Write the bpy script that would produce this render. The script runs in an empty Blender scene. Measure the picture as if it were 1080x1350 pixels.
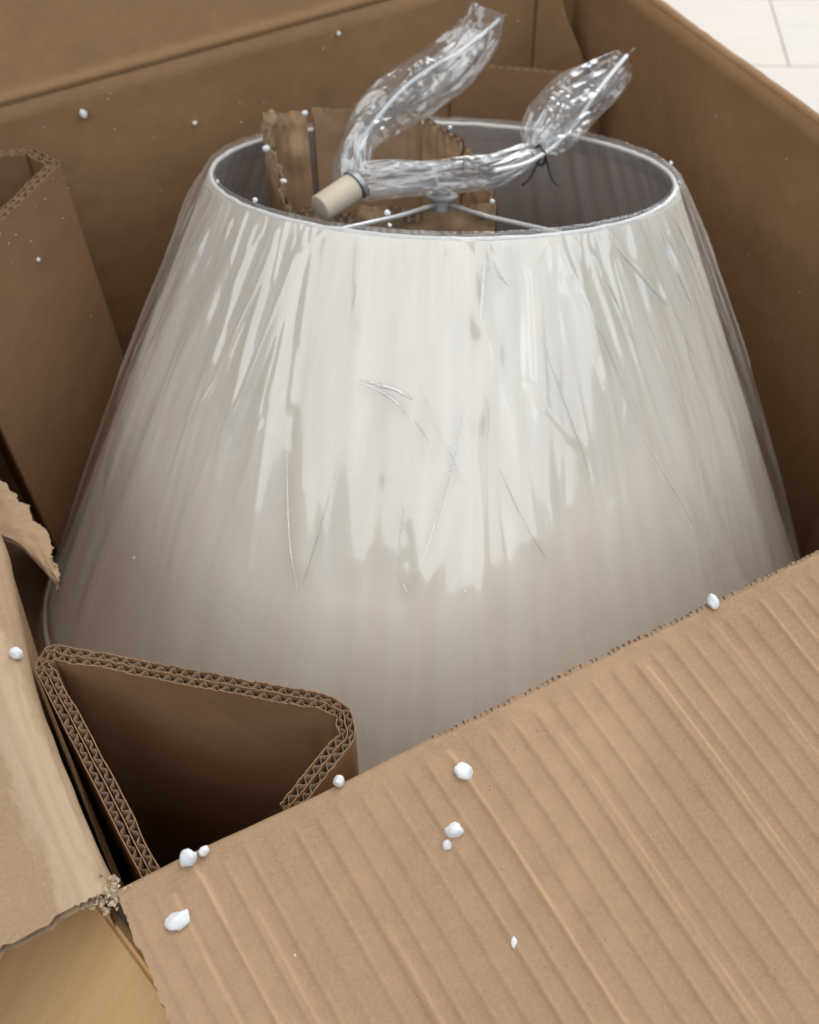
import bpy, bmesh, math, random
import numpy as np
from mathutils import Vector, Matrix, noise as mnoise

random.seed(7)
rng = np.random.default_rng(7)
PI = math.pi
scene = bpy.context.scene
COL = scene.collection

# ---------------------------------------------------------------- camera
CAM = (0.0025, -0.2659, 0.508)
ROWS = ((0.8782162, -0.4781732, -0.0093122),      # camera right, up, back in world axes
        (0.3665861, 0.6605142, 0.6552371),
        (-0.3071660, -0.5788535, 0.7553659))
cd = bpy.data.cameras.new('camera')
cam = bpy.data.objects.new('camera', cd)
COL.objects.link(cam)
M = Matrix((ROWS[0], ROWS[1], ROWS[2])).transposed().to_4x4()
M.translation = CAM
cam.matrix_world = M
cd.sensor_fit = 'VERTICAL'
cd.sensor_height = 24.0
cd.lens = 24.0 * 1680.6 / 1350.0
cd.clip_start = 0.01
cd.clip_end = 100
cd.dof.use_dof = True
cd.dof.focus_distance = 0.60
cd.dof.aperture_fstop = 9.0
scene.camera = cam

# ---------------------------------------------------------------- light
world = bpy.data.worlds.new('World')
scene.world = world
world.use_nodes = True
bg = world.node_tree.nodes['Background']
bg.inputs['Color'].default_value = (0.86, 0.92, 1.0, 1)
bg.inputs['Strength'].default_value = 0.08


def area(name, loc, target, sx, sy, radiance, colour):
    ld = bpy.data.lights.new(name, 'AREA')
    ld.shape = 'RECTANGLE'
    ld.size, ld.size_y = sx, sy
    ld.energy = radiance * sx * sy * PI
    ld.color = colour
    o = bpy.data.objects.new(name, ld)
    COL.objects.link(o)
    o.location = loc
    d = Vector(target) - Vector(loc)
    o.rotation_euler = d.to_track_quat('-Z', 'Y').to_euler()
    return o


def polar(az, el, r, o=(0.3, 0.3, 0.0)):
    a, e = math.radians(az), math.radians(el)
    return (o[0] + r * math.cos(e) * math.cos(a), o[1] + r * math.cos(e) * math.sin(a), o[2] + r * math.sin(e))


area('window_light', polar(-141, 46, 2.4), (0.3, 0.3, 0), 4.6, 1.25, 1.65, (0.965, 0.985, 1.0))
area('ceiling_light', polar(15, 77, 2.2), (0.3, 0.3, 0), 1.9, 1.8, 2.3, (1.0, 0.985, 0.96))
area('window_light', polar(36, 27, 3.3, (0.7, 0.6, -0.2)), (0.5, 0.4, -0.1), 2.2, 1.8, 5.2, (0.94, 0.97, 1.0))
area('window_light', polar(-56, 40, 2.6), (0.3, 0.3, 0), 2.3, 1.5, 1.5, (0.82, 0.91, 1.0))

scene.view_settings.view_transform = 'Standard'
scene.view_settings.look = 'None'
scene.view_settings.exposure = 0.30
scene.view_settings.gamma = 1.0
scene.render.engine = 'CYCLES'
scene.cycles.use_denoising = True
scene.cycles.transparent_max_bounces = 24
scene.cycles.max_bounces = 10
scene.cycles.caustics_reflective = False


# ---------------------------------------------------------------- materials
class NT:
    def __init__(s, name):
        s.m = bpy.data.materials.new(name)
        s.m.use_nodes = True
        s.t = s.m.node_tree
        s.t.nodes.clear()
        s.out = s.n('ShaderNodeOutputMaterial')

    def n(s, kind, **kw):
        x = s.t.nodes.new(kind)
        for k, v in kw.items():
            if k in x.inputs.keys():
                x.inputs[k].default_value = v
            else:
                setattr(x, k, v)
        return x

    def l(s, a, b):
        s.t.links.new(a, b)

    def math(s, op, a, b=None, clamp=False):
        x = s.t.nodes.new('ShaderNodeMath')
        x.operation = op
        x.use_clamp = clamp
        for i, q in enumerate((a, b)):
            if q is None:
                continue
            if isinstance(q, (int, float)):
                x.inputs[i].default_value = q
            else:
                s.l(q, x.inputs[i])
        return x.outputs[0]

    def mix(s, fac, a, b):
        x = s.t.nodes.new('ShaderNodeMix')
        x.data_type = 'RGBA'
        for i, q in ((0, fac), (6, a), (7, b)):
            if isinstance(q, (int, float)):
                x.inputs[i].default_value = q
            elif isinstance(q, tuple):
                x.inputs[i].default_value = (*q, 1) if len(q) == 3 else q
            else:
                s.l(q, x.inputs[i])
        return x.outputs[2]

    def coords(s, scale=(1, 1, 1), rot=(0, 0, 0)):
        tc = s.n('ShaderNodeTexCoord')
        mp = s.n('ShaderNodeMapping')
        mp.inputs['Scale'].default_value = scale
        mp.inputs['Rotation'].default_value = rot
        s.l(tc.outputs['Object'], mp.inputs['Vector'])
        return mp.outputs[0]

    def noise(s, vec, scale, detail=4, rough=0.6):
        x = s.n('ShaderNodeTexNoise')
        x.inputs['Scale'].default_value = scale
        x.inputs['Detail'].default_value = detail
        x.inputs['Roughness'].default_value = rough
        if vec is not None:
            s.l(vec, x.inputs['Vector'])
        return x.outputs[0]

    def ramp(s, v, a, b, ca=(0, 0, 0), cb=(1, 1, 1)):
        x = s.n('ShaderNodeValToRGB')
        x.color_ramp.elements[0].position = a
        x.color_ramp.elements[1].position = b
        x.color_ramp.elements[0].color = (*ca, 1)
        x.color_ramp.elements[1].color = (*cb, 1)
        s.l(v, x.inputs[0])
        return x.outputs[0]


def kraft(name, col, axis='X', period=0.0085, flute=0.25, rough=0.75, bend_light=None, crest_tone=False):
    k = NT(name)
    v = k.coords()
    big = k.noise(v, 7, 5, 0.6)
    mid = k.noise(v, 60, 5, 0.65)
    fib = k.noise(k.coords((1, 1, 6) if axis != 'Z' else (6, 1, 1)), 500, 3, 0.7)
    dark = tuple(c * 0.84 for c in col)
    light = tuple(min(1, c * 1.14 + 0.008) for c in col)
    c1 = k.mix(k.ramp(big, 0.3, 0.7), dark, light)
    c2 = k.mix(k.math('MULTIPLY', k.ramp(mid, 0.35, 0.7), 0.5), c1, tuple(c * 0.80 for c in col))
    c3 = k.mix(k.math('MULTIPLY', k.ramp(fib, 0.42, 0.72), 0.5), c2, tuple(min(1, c * 1.32) for c in col))
    sp = k.n('ShaderNodeTexVoronoi')
    sp.inputs['Scale'].default_value = 260
    k.l(v, sp.inputs['Vector'])
    spn = k.noise(v, 33, 2)
    mask = k.math('MULTIPLY', k.math('LESS_THAN', sp.outputs['Distance'], 0.14), k.math('GREATER_THAN', spn, 0.62))
    c4 = k.mix(k.math('MULTIPLY', mask, 0.45), c3, tuple(c * 0.45 for c in col))
    if crest_tone:  # rib crests and creases mixed towards a paler kraft
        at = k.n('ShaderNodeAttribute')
        at.attribute_name = 'crest_tone'
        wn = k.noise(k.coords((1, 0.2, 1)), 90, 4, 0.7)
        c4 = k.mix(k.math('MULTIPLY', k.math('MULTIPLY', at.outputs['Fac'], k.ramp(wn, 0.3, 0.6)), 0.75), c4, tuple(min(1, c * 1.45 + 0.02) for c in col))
    if bend_light:
        # highlight of a bend painted into the liner: paler long streaks along a fold at x = scuff[0], about scuff[1] wide
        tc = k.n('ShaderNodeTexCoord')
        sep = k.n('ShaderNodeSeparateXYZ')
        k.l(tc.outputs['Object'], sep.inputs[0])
        dist = k.math('ABSOLUTE', k.math('SUBTRACT', sep.outputs[0], bend_light[0]))
        dist = k.math('ADD', k.math('DIVIDE', dist, bend_light[1]), k.math('MULTIPLY', k.math('SUBTRACT', k.noise(k.coords((1.3, 0.35, 1)), 60, 5, 0.7), 0.5), 1.9))
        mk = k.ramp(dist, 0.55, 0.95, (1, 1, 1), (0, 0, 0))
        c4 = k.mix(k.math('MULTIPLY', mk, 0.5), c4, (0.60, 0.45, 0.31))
    w = k.n('ShaderNodeTexWave')
    w.wave_type = 'BANDS'
    w.bands_direction = axis if axis in 'XYZ' else 'X'
    w.inputs['Scale'].default_value = 0.314 / period
    w.inputs['Distortion'].default_value = 0.6
    w.inputs['Detail'].default_value = 1
    w.inputs['Detail Scale'].default_value = 2
    k.l(v, w.inputs['Vector'])
    b = k.n('ShaderNodeBump')
    b.inputs['Strength'].default_value = 0.5
    b.inputs['Distance'].default_value = 0.0006
    h = k.math('ADD', k.math('MULTIPLY', w.outputs[1], flute), k.math('MULTIPLY', fib, 0.35))
    h = k.math('ADD', h, k.math('MULTIPLY', mid, 0.8))
    k.l(h, b.inputs['Height'])
    # shallow dents and handling waves
    b2 = k.n('ShaderNodeBump')
    b2.inputs['Strength'].default_value = 0.45
    b2.inputs['Distance'].default_value = 0.006
    k.l(k.noise(k.coords((1, 1, 1)), 16, 3, 0.5), b2.inputs['Height'])
    k.l(b.outputs[0], b2.inputs['Normal'])
    b = b2
    p = k.n('ShaderNodeBsdfPrincipled')
    k.l(c4, p.inputs['Base Color'])
    p.inputs['Roughness'].default_value = rough
    p.inputs['Specular IOR Level'].default_value = 0.25
    k.l(b.outputs[0], p.inputs['Normal'])
    k.l(p.outputs[0], k.out.inputs[0])
    return k.m


def simple(name, col, rough=0.5, metal=0.0, spec=0.5, bump=0.0, bscale=200, var=0.0, coat=0):
    k = NT(name)
    p = k.n('ShaderNodeBsdfPrincipled')
    v = k.coords()
    nz = k.noise(v, bscale, 4)
    if var:
        c = k.mix(k.ramp(nz, 0.35, 0.65), tuple(x * (1 - var) for x in col), tuple(min(1, x * (1 + var)) for x in col))
        k.l(c, p.inputs['Base Color'])
    else:
        p.inputs['Base Color'].default_value = (*col, 1)
    p.inputs['Roughness'].default_value = rough
    p.inputs['Metallic'].default_value = metal
    p.inputs['Specular IOR Level'].default_value = spec
    p.inputs['Coat Weight'].default_value = coat
    if bump:
        b = k.n('ShaderNodeBump')
        b.inputs['Strength'].default_value = bump
        b.inputs['Distance'].default_value = 0.0005
        k.l(nz, b.inputs['Height'])
        k.l(b.outputs[0], p.inputs['Normal'])
    k.l(p.outputs[0], k.out.inputs[0])
    return k.m


def film_mat(name, base=0.085, edge=0.8, milk=0.05, rough=0.07, bump=0.0, bscale=80, tint=(0.97, 0.98, 0.985), streak=False):
    k = NT(name)
    lw = k.n('ShaderNodeLayerWeight')
    lw.inputs['Blend'].default_value = 0.5
    f = k.math('POWER', lw.outputs['Facing'], 3.2)
    f = k.math('ADD', k.math('MULTIPLY', f, edge), base, clamp=True)
    tr = k.n('ShaderNodeBsdfTransparent')
    tr.inputs[0].default_value = (*tint, 1)
    gl = k.n('ShaderNodeBsdfGlossy')
    gl.inputs['Color'].default_value = (1, 1, 1, 1)
    gl.inputs['Roughness'].default_value = rough
    if streak:
        g2 = k.n('ShaderNodeBsdfGlossy')
        g2.inputs['Color'].default_value = (1, 1, 1, 1)
        g2.inputs['Roughness'].default_value = 0.27
        gm = k.n('ShaderNodeMixShader')
        gm.inputs[0].default_value = 0.55
        k.l(gl.outputs[0], gm.inputs[1])
        k.l(g2.outputs[0], gm.inputs[2])
        glo = gm.outputs[0]
    else:
        glo = gl.outputs[0]
    df = k.n('ShaderNodeBsdfDiffuse')
    df.inputs[0].default_value = (0.86, 0.87, 0.88, 1)
    tl = k.n('ShaderNodeBsdfTranslucent')
    tl.inputs[0].default_value = (0.86, 0.87, 0.88, 1)
    m0 = k.n('ShaderNodeMixShader')
    m0.inputs[0].default_value = 0.5
    k.l(df.outputs[0], m0.inputs[1])
    k.l(tl.outputs[0], m0.inputs[2])
    m1 = k.n('ShaderNodeMixShader')
    k.l(f, m1.inputs[0])
    k.l(tr.outputs[0], m1.inputs[1])
    k.l(glo, m1.inputs[2])
    m2 = k.n('ShaderNodeMixShader')
    v = k.coords()
    if streak:
        tc = k.n('ShaderNodeTexCoord')
        sep = k.n('ShaderNodeSeparateXYZ')
        k.l(tc.outputs['Object'], sep.inputs[0])
        cb_ = k.n('ShaderNodeCombineXYZ')
        k.l(k.math('MULTIPLY', k.math('ARCTAN2', sep.outputs[1], sep.outputs[0]), 12.0), cb_.inputs[0])
        k.l(k.math('MULTIPLY', sep.outputs[2], 9.0), cb_.inputs[2])
        nz = k.noise(cb_.outputs[0], 1.0, 2.5, 0.5)
        k.l(k.math('MULTIPLY', k.ramp(nz, 0.42, 0.72), milk * 1.8), m2.inputs[0])
    else:
        nz = k.noise(v, 25, 4, 0.6)
        k.l(k.math('MULTIPLY', k.ramp(nz, 0.3, 0.75), milk * 1.6), m2.inputs[0])
    k.l(m1.outputs[0], m2.inputs[1])
    k.l(m0.outputs[0], m2.inputs[2])
    if bump:
        b = k.n('ShaderNodeBump')
        b.inputs['Strength'].default_value = bump
        b.inputs['Distance'].default_value = 0.001
        nn = k.noise(v, bscale, 4, 0.55)
        k.l(nn, b.inputs['Height'])
        k.l(b.outputs[0], gl.inputs['Normal'])
    k.l(m2.outputs[0], k.out.inputs[0])
    return k.m


K_FLAP = kraft('kraft_front_flap', (0.385, 0.245, 0.143), 'X', 0.011, 0.0, crest_tone=True)
K_LEFT = kraft('kraft_left_flap', (0.40, 0.265, 0.16), 'Y', 0.011, 0.15, bend_light=(-0.013, 0.013))
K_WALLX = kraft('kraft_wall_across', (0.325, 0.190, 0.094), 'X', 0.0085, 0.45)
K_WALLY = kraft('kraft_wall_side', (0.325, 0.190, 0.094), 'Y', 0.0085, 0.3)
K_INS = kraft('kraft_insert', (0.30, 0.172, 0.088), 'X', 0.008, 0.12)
K_EDGE = kraft('kraft_paper_edge', (0.36, 0.245, 0.155), 'X', 0.008, 0.0, 0.9)
K_FLUTE = kraft('kraft_flute_paper', (0.25, 0.165, 0.10), 'X', 0.008, 0.0, 0.9)  # darker than the liners: shade of the deep gaps put into the colour
K_TORN = kraft('kraft_torn_paper', (0.56, 0.44, 0.31), 'X', 0.008, 0.0, 0.95)
K_TUBE = kraft('kraft_inner_sleeve', (0.50, 0.33, 0.195), 'X', 0.007, 0.2)
FOAM = simple('white_foam', (0.82, 0.83, 0.84), 0.7, bump=0.3, bscale=700)
CHROME = simple('satin_nickel', (0.74, 0.74, 0.74), 0.3, 0.35)
GREYMETAL = simple('grey_metal', (0.42, 0.42, 0.43), 0.4, 0.4, bump=0.2)
CREAM = simple('cream_plastic', (0.60, 0.52, 0.40), 0.5, var=0.03, bscale=60)
CORD = simple('white_cord', (0.82, 0.82, 0.82), 0.4)
BLACK = simple('black_plastic_tie', (0.015, 0.015, 0.018), 0.45)
TIP = simple('brown_tip', (0.22, 0.15, 0.10), 0.5)
TRIM = simple('white_trim', (0.80, 0.78, 0.75), 0.6, bump=0.3, bscale=900)
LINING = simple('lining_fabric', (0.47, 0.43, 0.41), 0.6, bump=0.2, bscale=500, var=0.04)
FILM = film_mat('shade_film', base=0.13, edge=0.6, milk=0.17, rough=0.07, bump=0.05, bscale=30, streak=True)
RIMFILM = film_mat('rim_film', base=0.05, edge=0.05, milk=0.14, rough=0.2, bump=0.3, bscale=150)
FOLD = film_mat('film_fold', base=0.30, edge=0.4, milk=0.22, rough=0.16)
BAG = film_mat('bag_film', base=0.12, edge=0.6, milk=0.12, rough=0.17, bump=0.10, bscale=70)


def fabric():
    k = NT('cream_shade_fabric')
    tc = k.n('ShaderNodeTexCoord')
    sep = k.n('ShaderNodeSeparateXYZ')
    k.l(tc.outputs['Object'], sep.inputs[0])
    ang = k.math('ARCTAN2', sep.outputs[1], sep.outputs[0])
    st = k.n('ShaderNodeTexNoise')
    st.noise_dimensions = '1D'
    st.inputs['Scale'].default_value = 9.0
    st.inputs['Detail'].default_value = 3
    k.l(ang, st.inputs['W'])
    weave = k.noise(k.coords((1, 1, 0.3)), 900, 2, 0.6)
    c = k.mix(k.ramp(st.outputs[0], 0.42, 0.58), (0.86, 0.775, 0.65), (0.90, 0.83, 0.72))
    c = k.mix(k.math('MULTIPLY', weave, 0.12), c, (0.55, 0.49, 0.42))
    b = k.n('ShaderNodeBump')
    b.inputs['Strength'].default_value = 0.25
    b.inputs['Distance'].default_value = 0.0003
    k.l(weave, b.inputs['Height'])
    p = k.n('ShaderNodeBsdfPrincipled')
    k.l(c, p.inputs['Base Color'])
    p.inputs['Roughness'].default_value = 0.7
    p.inputs['Specular IOR Level'].default_value = 0.3
    p.inputs['Sheen Weight'].default_value = 0.08
    k.l(b.outputs[0], p.inputs['Normal'])
    k.l(p.outputs[0], k.out.inputs[0])
    return k.m


FABRIC = fabric()


def floor_mat():
    k = NT('pale_wood_laminate')
    v = k.coords((1, 1, 1), (0, 0, math.radians(38)))
    oi = k.n('ShaderNodeObjectInfo')
    big = k.noise(k.coords((7, 0.8, 1)), 3, 6, 0.65)
    gr = k.noise(k.coords((40, 1.2, 1)), 6, 5, 0.7)
    c = k.mix(k.ramp(big, 0.3, 0.7), (0.34, 0.28, 0.215), (0.40, 0.335, 0.26))
    c = k.mix(k.math('MULTIPLY', k.ramp(gr, 0.45, 0.7), 0.35), c, (0.50, 0.33, 0.18))
    c = k.mix(k.math('MULTIPLY', oi.outputs['Random'], 0.15), c, (0.55, 0.37, 0.21))
    p = k.n('ShaderNodeBsdfPrincipled')
    k.l(c, p.inputs['Base Color'])
    p.inputs['Roughness'].default_value = 0.38
    p.inputs['Specular IOR Level'].default_value = 0.6
    p.inputs['Coat Weight'].default_value = 0.35
    p.inputs['Coat Roughness'].default_value = 0.3
    b = k.n('ShaderNodeBump')
    b.inputs['Strength'].default_value = 0.1
    b.inputs['Distance'].default_value = 0.0006
    k.l(gr, b.inputs['Height'])
    k.l(b.outputs[0], p.inputs['Normal'])
    k.l(p.outputs[0], k.out.inputs[0])
    return k.m


FLOOR = floor_mat()


# ---------------------------------------------------------------- helpers
def link(name, me, mat=None, parent=None, smooth=False):
    if mat is not None and not me.materials:
        me.materials.append(mat)
    if smooth:
        me.polygons.foreach_set('use_smooth', [True] * len(me.polygons))
    o = bpy.data.objects.new(name, me)
    COL.objects.link(o)
    if parent is not None:
        o.parent = parent
    return o


def mesh(name, verts, faces, mat, parent=None, smooth=False):
    me = bpy.data.meshes.new(name)
    me.from_pydata([tuple(map(float, v)) for v in verts], [], faces)
    me.validate()
    me.update()
    return link(name, me, mat, parent, smooth)


def empty(name, loc=(0, 0, 0), label=None, cat=None, group=None):
    o = bpy.data.objects.new(name, None)
    o.location = loc
    o.empty_display_size = 0.02
    COL.objects.link(o)
    if label:
        o['label'] = label
    if cat:
        o['category'] = cat
    if group:
        o['group'] = group
    return o


def tag(o, label=None, cat=None, group=None, kind=None):
    if label:
        o['label'] = label
    if cat:
        o['category'] = cat
    if group:
        o['group'] = group
    if kind:
        o['kind'] = kind
    return o


class MB:
    def __init__(s):
        s.v, s.f = [], []

    def add(s, verts, faces):
        b = len(s.v)
        s.v += [tuple(map(float, q)) for q in verts]
        s.f += [tuple(b + i for i in f) for f in faces]

    def grid(s, P, closed_u=False):
        nu, nv = P.shape[0], P.shape[1]
        fs = []
        for i in range(nu if closed_u else nu - 1):
            for j in range(nv - 1):
                a, b = i * nv + j, ((i + 1) % nu) * nv + j
                fs.append((a, b, b + 1, a + 1))
        s.add(P.reshape(-1, 3), fs)

    def build(s, name, mat, parent=None, smooth=False):
        return mesh(name, s.v, s.f, mat, parent, smooth)


def catmull(pts, n):
    P = np.array(pts, float)
    out = []
    m = len(P)
    for i in range(m - 1):
        p0, p1, p2, p3 = P[max(i - 1, 0)], P[i], P[i + 1], P[min(i + 2, m - 1)]
        for t in np.linspace(0, 1, n, endpoint=False):
            out.append(0.5 * ((2 * p1) + (-p0 + p2) * t + (2 * p0 - 5 * p1 + 4 * p2 - p3) * t * t + (-p0 + 3 * p1 - 3 * p2 + p3) * t ** 3))
    out.append(P[-1])
    return np.array(out)


def tube(mb, path, rad, ns=10, caps=True):
    P = np.array(path, float)
    n = len(P)
    r = np.full(n, rad) if np.isscalar(rad) else np.array(rad)
    T = np.gradient(P, axis=0)
    T /= np.linalg.norm(T, axis=1)[:, None]
    up = np.array([0.31, 0.2, 0.93])
    vs = []
    for i in range(n):
        a = np.cross(T[i], up)
        a /= np.linalg.norm(a)
        b = np.cross(T[i], a)
        for k in range(ns):
            q = 2 * PI * k / ns
            vs.append(P[i] + r[i] * (math.cos(q) * a + math.sin(q) * b))
    fs = []
    for i in range(n - 1):
        for k in range(ns):
            k2 = (k + 1) % ns
            fs.append((i * ns + k, i * ns + k2, (i + 1) * ns + k2, (i + 1) * ns + k))
    if caps:
        fs.append(tuple(range(ns - 1, -1, -1)))
        fs.append(tuple((n - 1) * ns + k for k in range(ns)))
    mb.add(vs, fs)


def nz(x, y, z=0.0, s=1.0):
    return mnoise.noise(Vector((x * s, y * s, z * s)))


# ---------------------------------------------------------------- floor
FZ = -0.430
floor = mesh('floor', [(-6, -6, FZ - 0.01), (6, -6, FZ - 0.01), (6, 6, FZ - 0.01), (-6, 6, FZ - 0.01)], [(0, 1, 2, 3)],
             simple('floor_base', (0.30, 0.25, 0.20), 0.8))
tag(floor, kind='structure')
# planks run along a direction turned from the box's sides
PA = math.radians(-31)
pu = np.array([math.cos(PA), math.sin(PA), 0])
pv = np.array([-math.sin(PA), math.cos(PA), 0])
plank_me = {}


def plank(L, W):
    key = (round(L, 3), round(W, 3))
    if key not in plank_me:
        bm = bmesh.new()
        bmesh.ops.create_cube(bm, size=1)
        bmesh.ops.scale(bm, vec=(W - 0.0007, L - 0.0007, 0.0098), verts=bm.verts)
        bmesh.ops.bevel(bm, geom=[e for e in bm.edges if all(v.co.z > 0 for v in e.verts)], offset=0.0006, segments=1, affect='EDGES')
        me = bpy.data.meshes.new('plank')
        bm.to_mesh(me)
        bm.free()
        plank_me[key] = me
    return plank_me[key]


PW, PL = 0.19, 1.28
for i in range(-14, 15):
    for j in range(-2, 4):
        off = ((i * 0.37) % 1.0) * PL
        cx, cy = i * PW, j * PL + off
        p = pu * cy + pv * cx
        if not (-1.6 < p[0] < 2.6 and -1.4 < p[1] < 2.9):
            continue
        o = link('plank', plank(PL, PW), FLOOR, floor)
        o.location = (p[0], p[1], FZ - 0.0049)
        o.rotation_euler = (0, 0, PA - PI / 2)

def board():
    k = NT('honey_wood')
    a = math.radians(52)
    g1 = k.noise(k.coords((3, 26, 3)), 3, 5, 0.6)
    g2 = k.noise(k.coords((3, 90, 3)), 6, 4, 0.7)
    c = k.mix(k.ramp(g1, 0.3, 0.7), (0.76, 0.47, 0.205), (0.85, 0.58, 0.30))
    c = k.mix(k.math('MULTIPLY', k.ramp(g2, 0.45, 0.75), 0.25), c, (0.58, 0.37, 0.16))
    p = k.n('ShaderNodeBsdfPrincipled')
    k.l(c, p.inputs['Base Color'])
    p.inputs['Roughness'].default_value = 0.45
    k.l(p.outputs[0], k.out.inputs[0])
    bm = bmesh.new()
    bmesh.ops.create_cube(bm, size=1)
    bmesh.ops.scale(bm, vec=(0.50, 0.44, 0.008), verts=bm.verts)
    bmesh.ops.bevel(bm, geom=bm.edges[:], offset=0.002, segments=2, affect='EDGES')
    me = bpy.data.meshes.new('wooden_board')
    bm.to_mesh(me)
    bm.free()
    o = link('wooden_board', me, k.m)
    # leans on the near left corner of the box, long side down to the floor
    up = Vector((0.62, 0.0, 0.785)).normalized()
    turn = Matrix.Rotation(math.radians(12), 4, 'Z')
    n = Vector((-up.z, 0, up.x))
    up, n = -(turn @ -up), turn @ n
    R_ = Matrix((up, n.cross(up), n)).transposed().to_4x4()
    top = Vector((0.000, -0.03, -0.032))
    R_.translation = top - up * 0.25 - n * 0.004
    o.matrix_world = R_
    tag(o, 'smooth honey-coloured wooden board showing between the two flaps at the near left corner', 'board')


board()

# ---------------------------------------------------------------- the box
BW, BD = 0.642, 0.615
BOX_Z = -0.418
T = 0.006
box = empty('cardboard_box', (0.32, 0.3, -0.424),
            'large open brown cardboard box holding the wrapped lampshade, flaps folded out', 'box')
OFF = -Vector(box.location)


def boxpart(o):
    o.matrix_parent_inverse = Matrix.Translation(OFF)
    return o


def slab(name, x0, x1, y0, y1, z0, z1, mat):
    vs = [(x, y, z) for x in (x0, x1) for y in (y0, y1) for z in (z0, z1)]
    fs = [(0, 1, 3, 2), (4, 6, 7, 5), (0, 4, 5, 1), (2, 3, 7, 6), (0, 2, 6, 4), (1, 5, 7, 3)]
    return boxpart(mesh(name, vs, fs, mat, box))


def bulged_wall(name, p0, p1, nrm, z0, z1, bulge, mat, seed=0.0):
    """inner wall sheet with a slight bulge and thickness T away from nrm"""
    nu, nv = 60, 30
    p0, p1, nrm = np.array(p0, float), np.array(p1, float), np.array(nrm, float)
    F = np.zeros((nu, nv, 3))
    for i in range(nu):
        for j in range(nv):
            a, b = i / (nu - 1), j / (nv - 1)
            q = p0 * (1 - a) + p1 * a
            env = math.sin(PI * a) * math.sin(PI * b) ** 0.7 if 0 < b < 1 else 0
            d = bulge * env + 0.0016 * nz(a * 3 + seed, b * 3, 0) * (1 if 0 < b < 1 else 0)
            F[i, j] = (q[0] + nrm[0] * d, q[1] + nrm[1] * d, z0 + (z1 - z0) * b)
    B = F - nrm * T
    mb = MB()
    mb.grid(F)
    mb.grid(B)
    n = nu * nv
    e = []
    for i in range(nu - 1):
        e.append((i * nv + nv - 1, (i + 1) * nv + nv - 1, n + (i + 1) * nv + nv - 1, n + i * nv + nv - 1))
        e.append((i * nv, (i + 1) * nv, n + (i + 1) * nv, n + i * nv))
    for j in range(nv - 1):
        e.append((j, j + 1, n + j + 1, n + j))
        k = (nu - 1) * nv
        e.append((k + j, k + j + 1, n + k + j + 1, n + k + j))
    mb.f += e
    return boxpart(mb.build(name, mat, box, True))


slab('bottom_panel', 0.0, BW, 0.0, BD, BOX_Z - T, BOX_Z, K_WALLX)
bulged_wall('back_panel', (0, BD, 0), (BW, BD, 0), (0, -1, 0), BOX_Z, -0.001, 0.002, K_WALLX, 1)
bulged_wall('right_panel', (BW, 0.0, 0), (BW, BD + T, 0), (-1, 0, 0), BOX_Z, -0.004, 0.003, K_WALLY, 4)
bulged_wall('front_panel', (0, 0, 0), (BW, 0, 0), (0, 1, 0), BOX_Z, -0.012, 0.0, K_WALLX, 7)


def left_x(y):
    t = min(max((y - 0.09) / 0.15, 0), 1)
    return 0.016 * t * t * (3 - 2 * t)


# left panel follows the pushed-in rim of the left side
mb = MB()
nu, nv = 60, 24
F = np.zeros((nu, nv, 3))
for i in range(nu):
    y = BD * i / (nu - 1)
    for j in range(nv):
        z = BOX_Z + (-0.014 - BOX_Z) * j / (nv - 1)
        F[i, j] = (left_x(y) * (j / (nv - 1)) ** 1.5, y, z)
mb.grid(F)
mb.grid(F - np.array([T, 0, 0]))
boxpart(mb.build('left_panel', K_WALLY, box, True))


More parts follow.
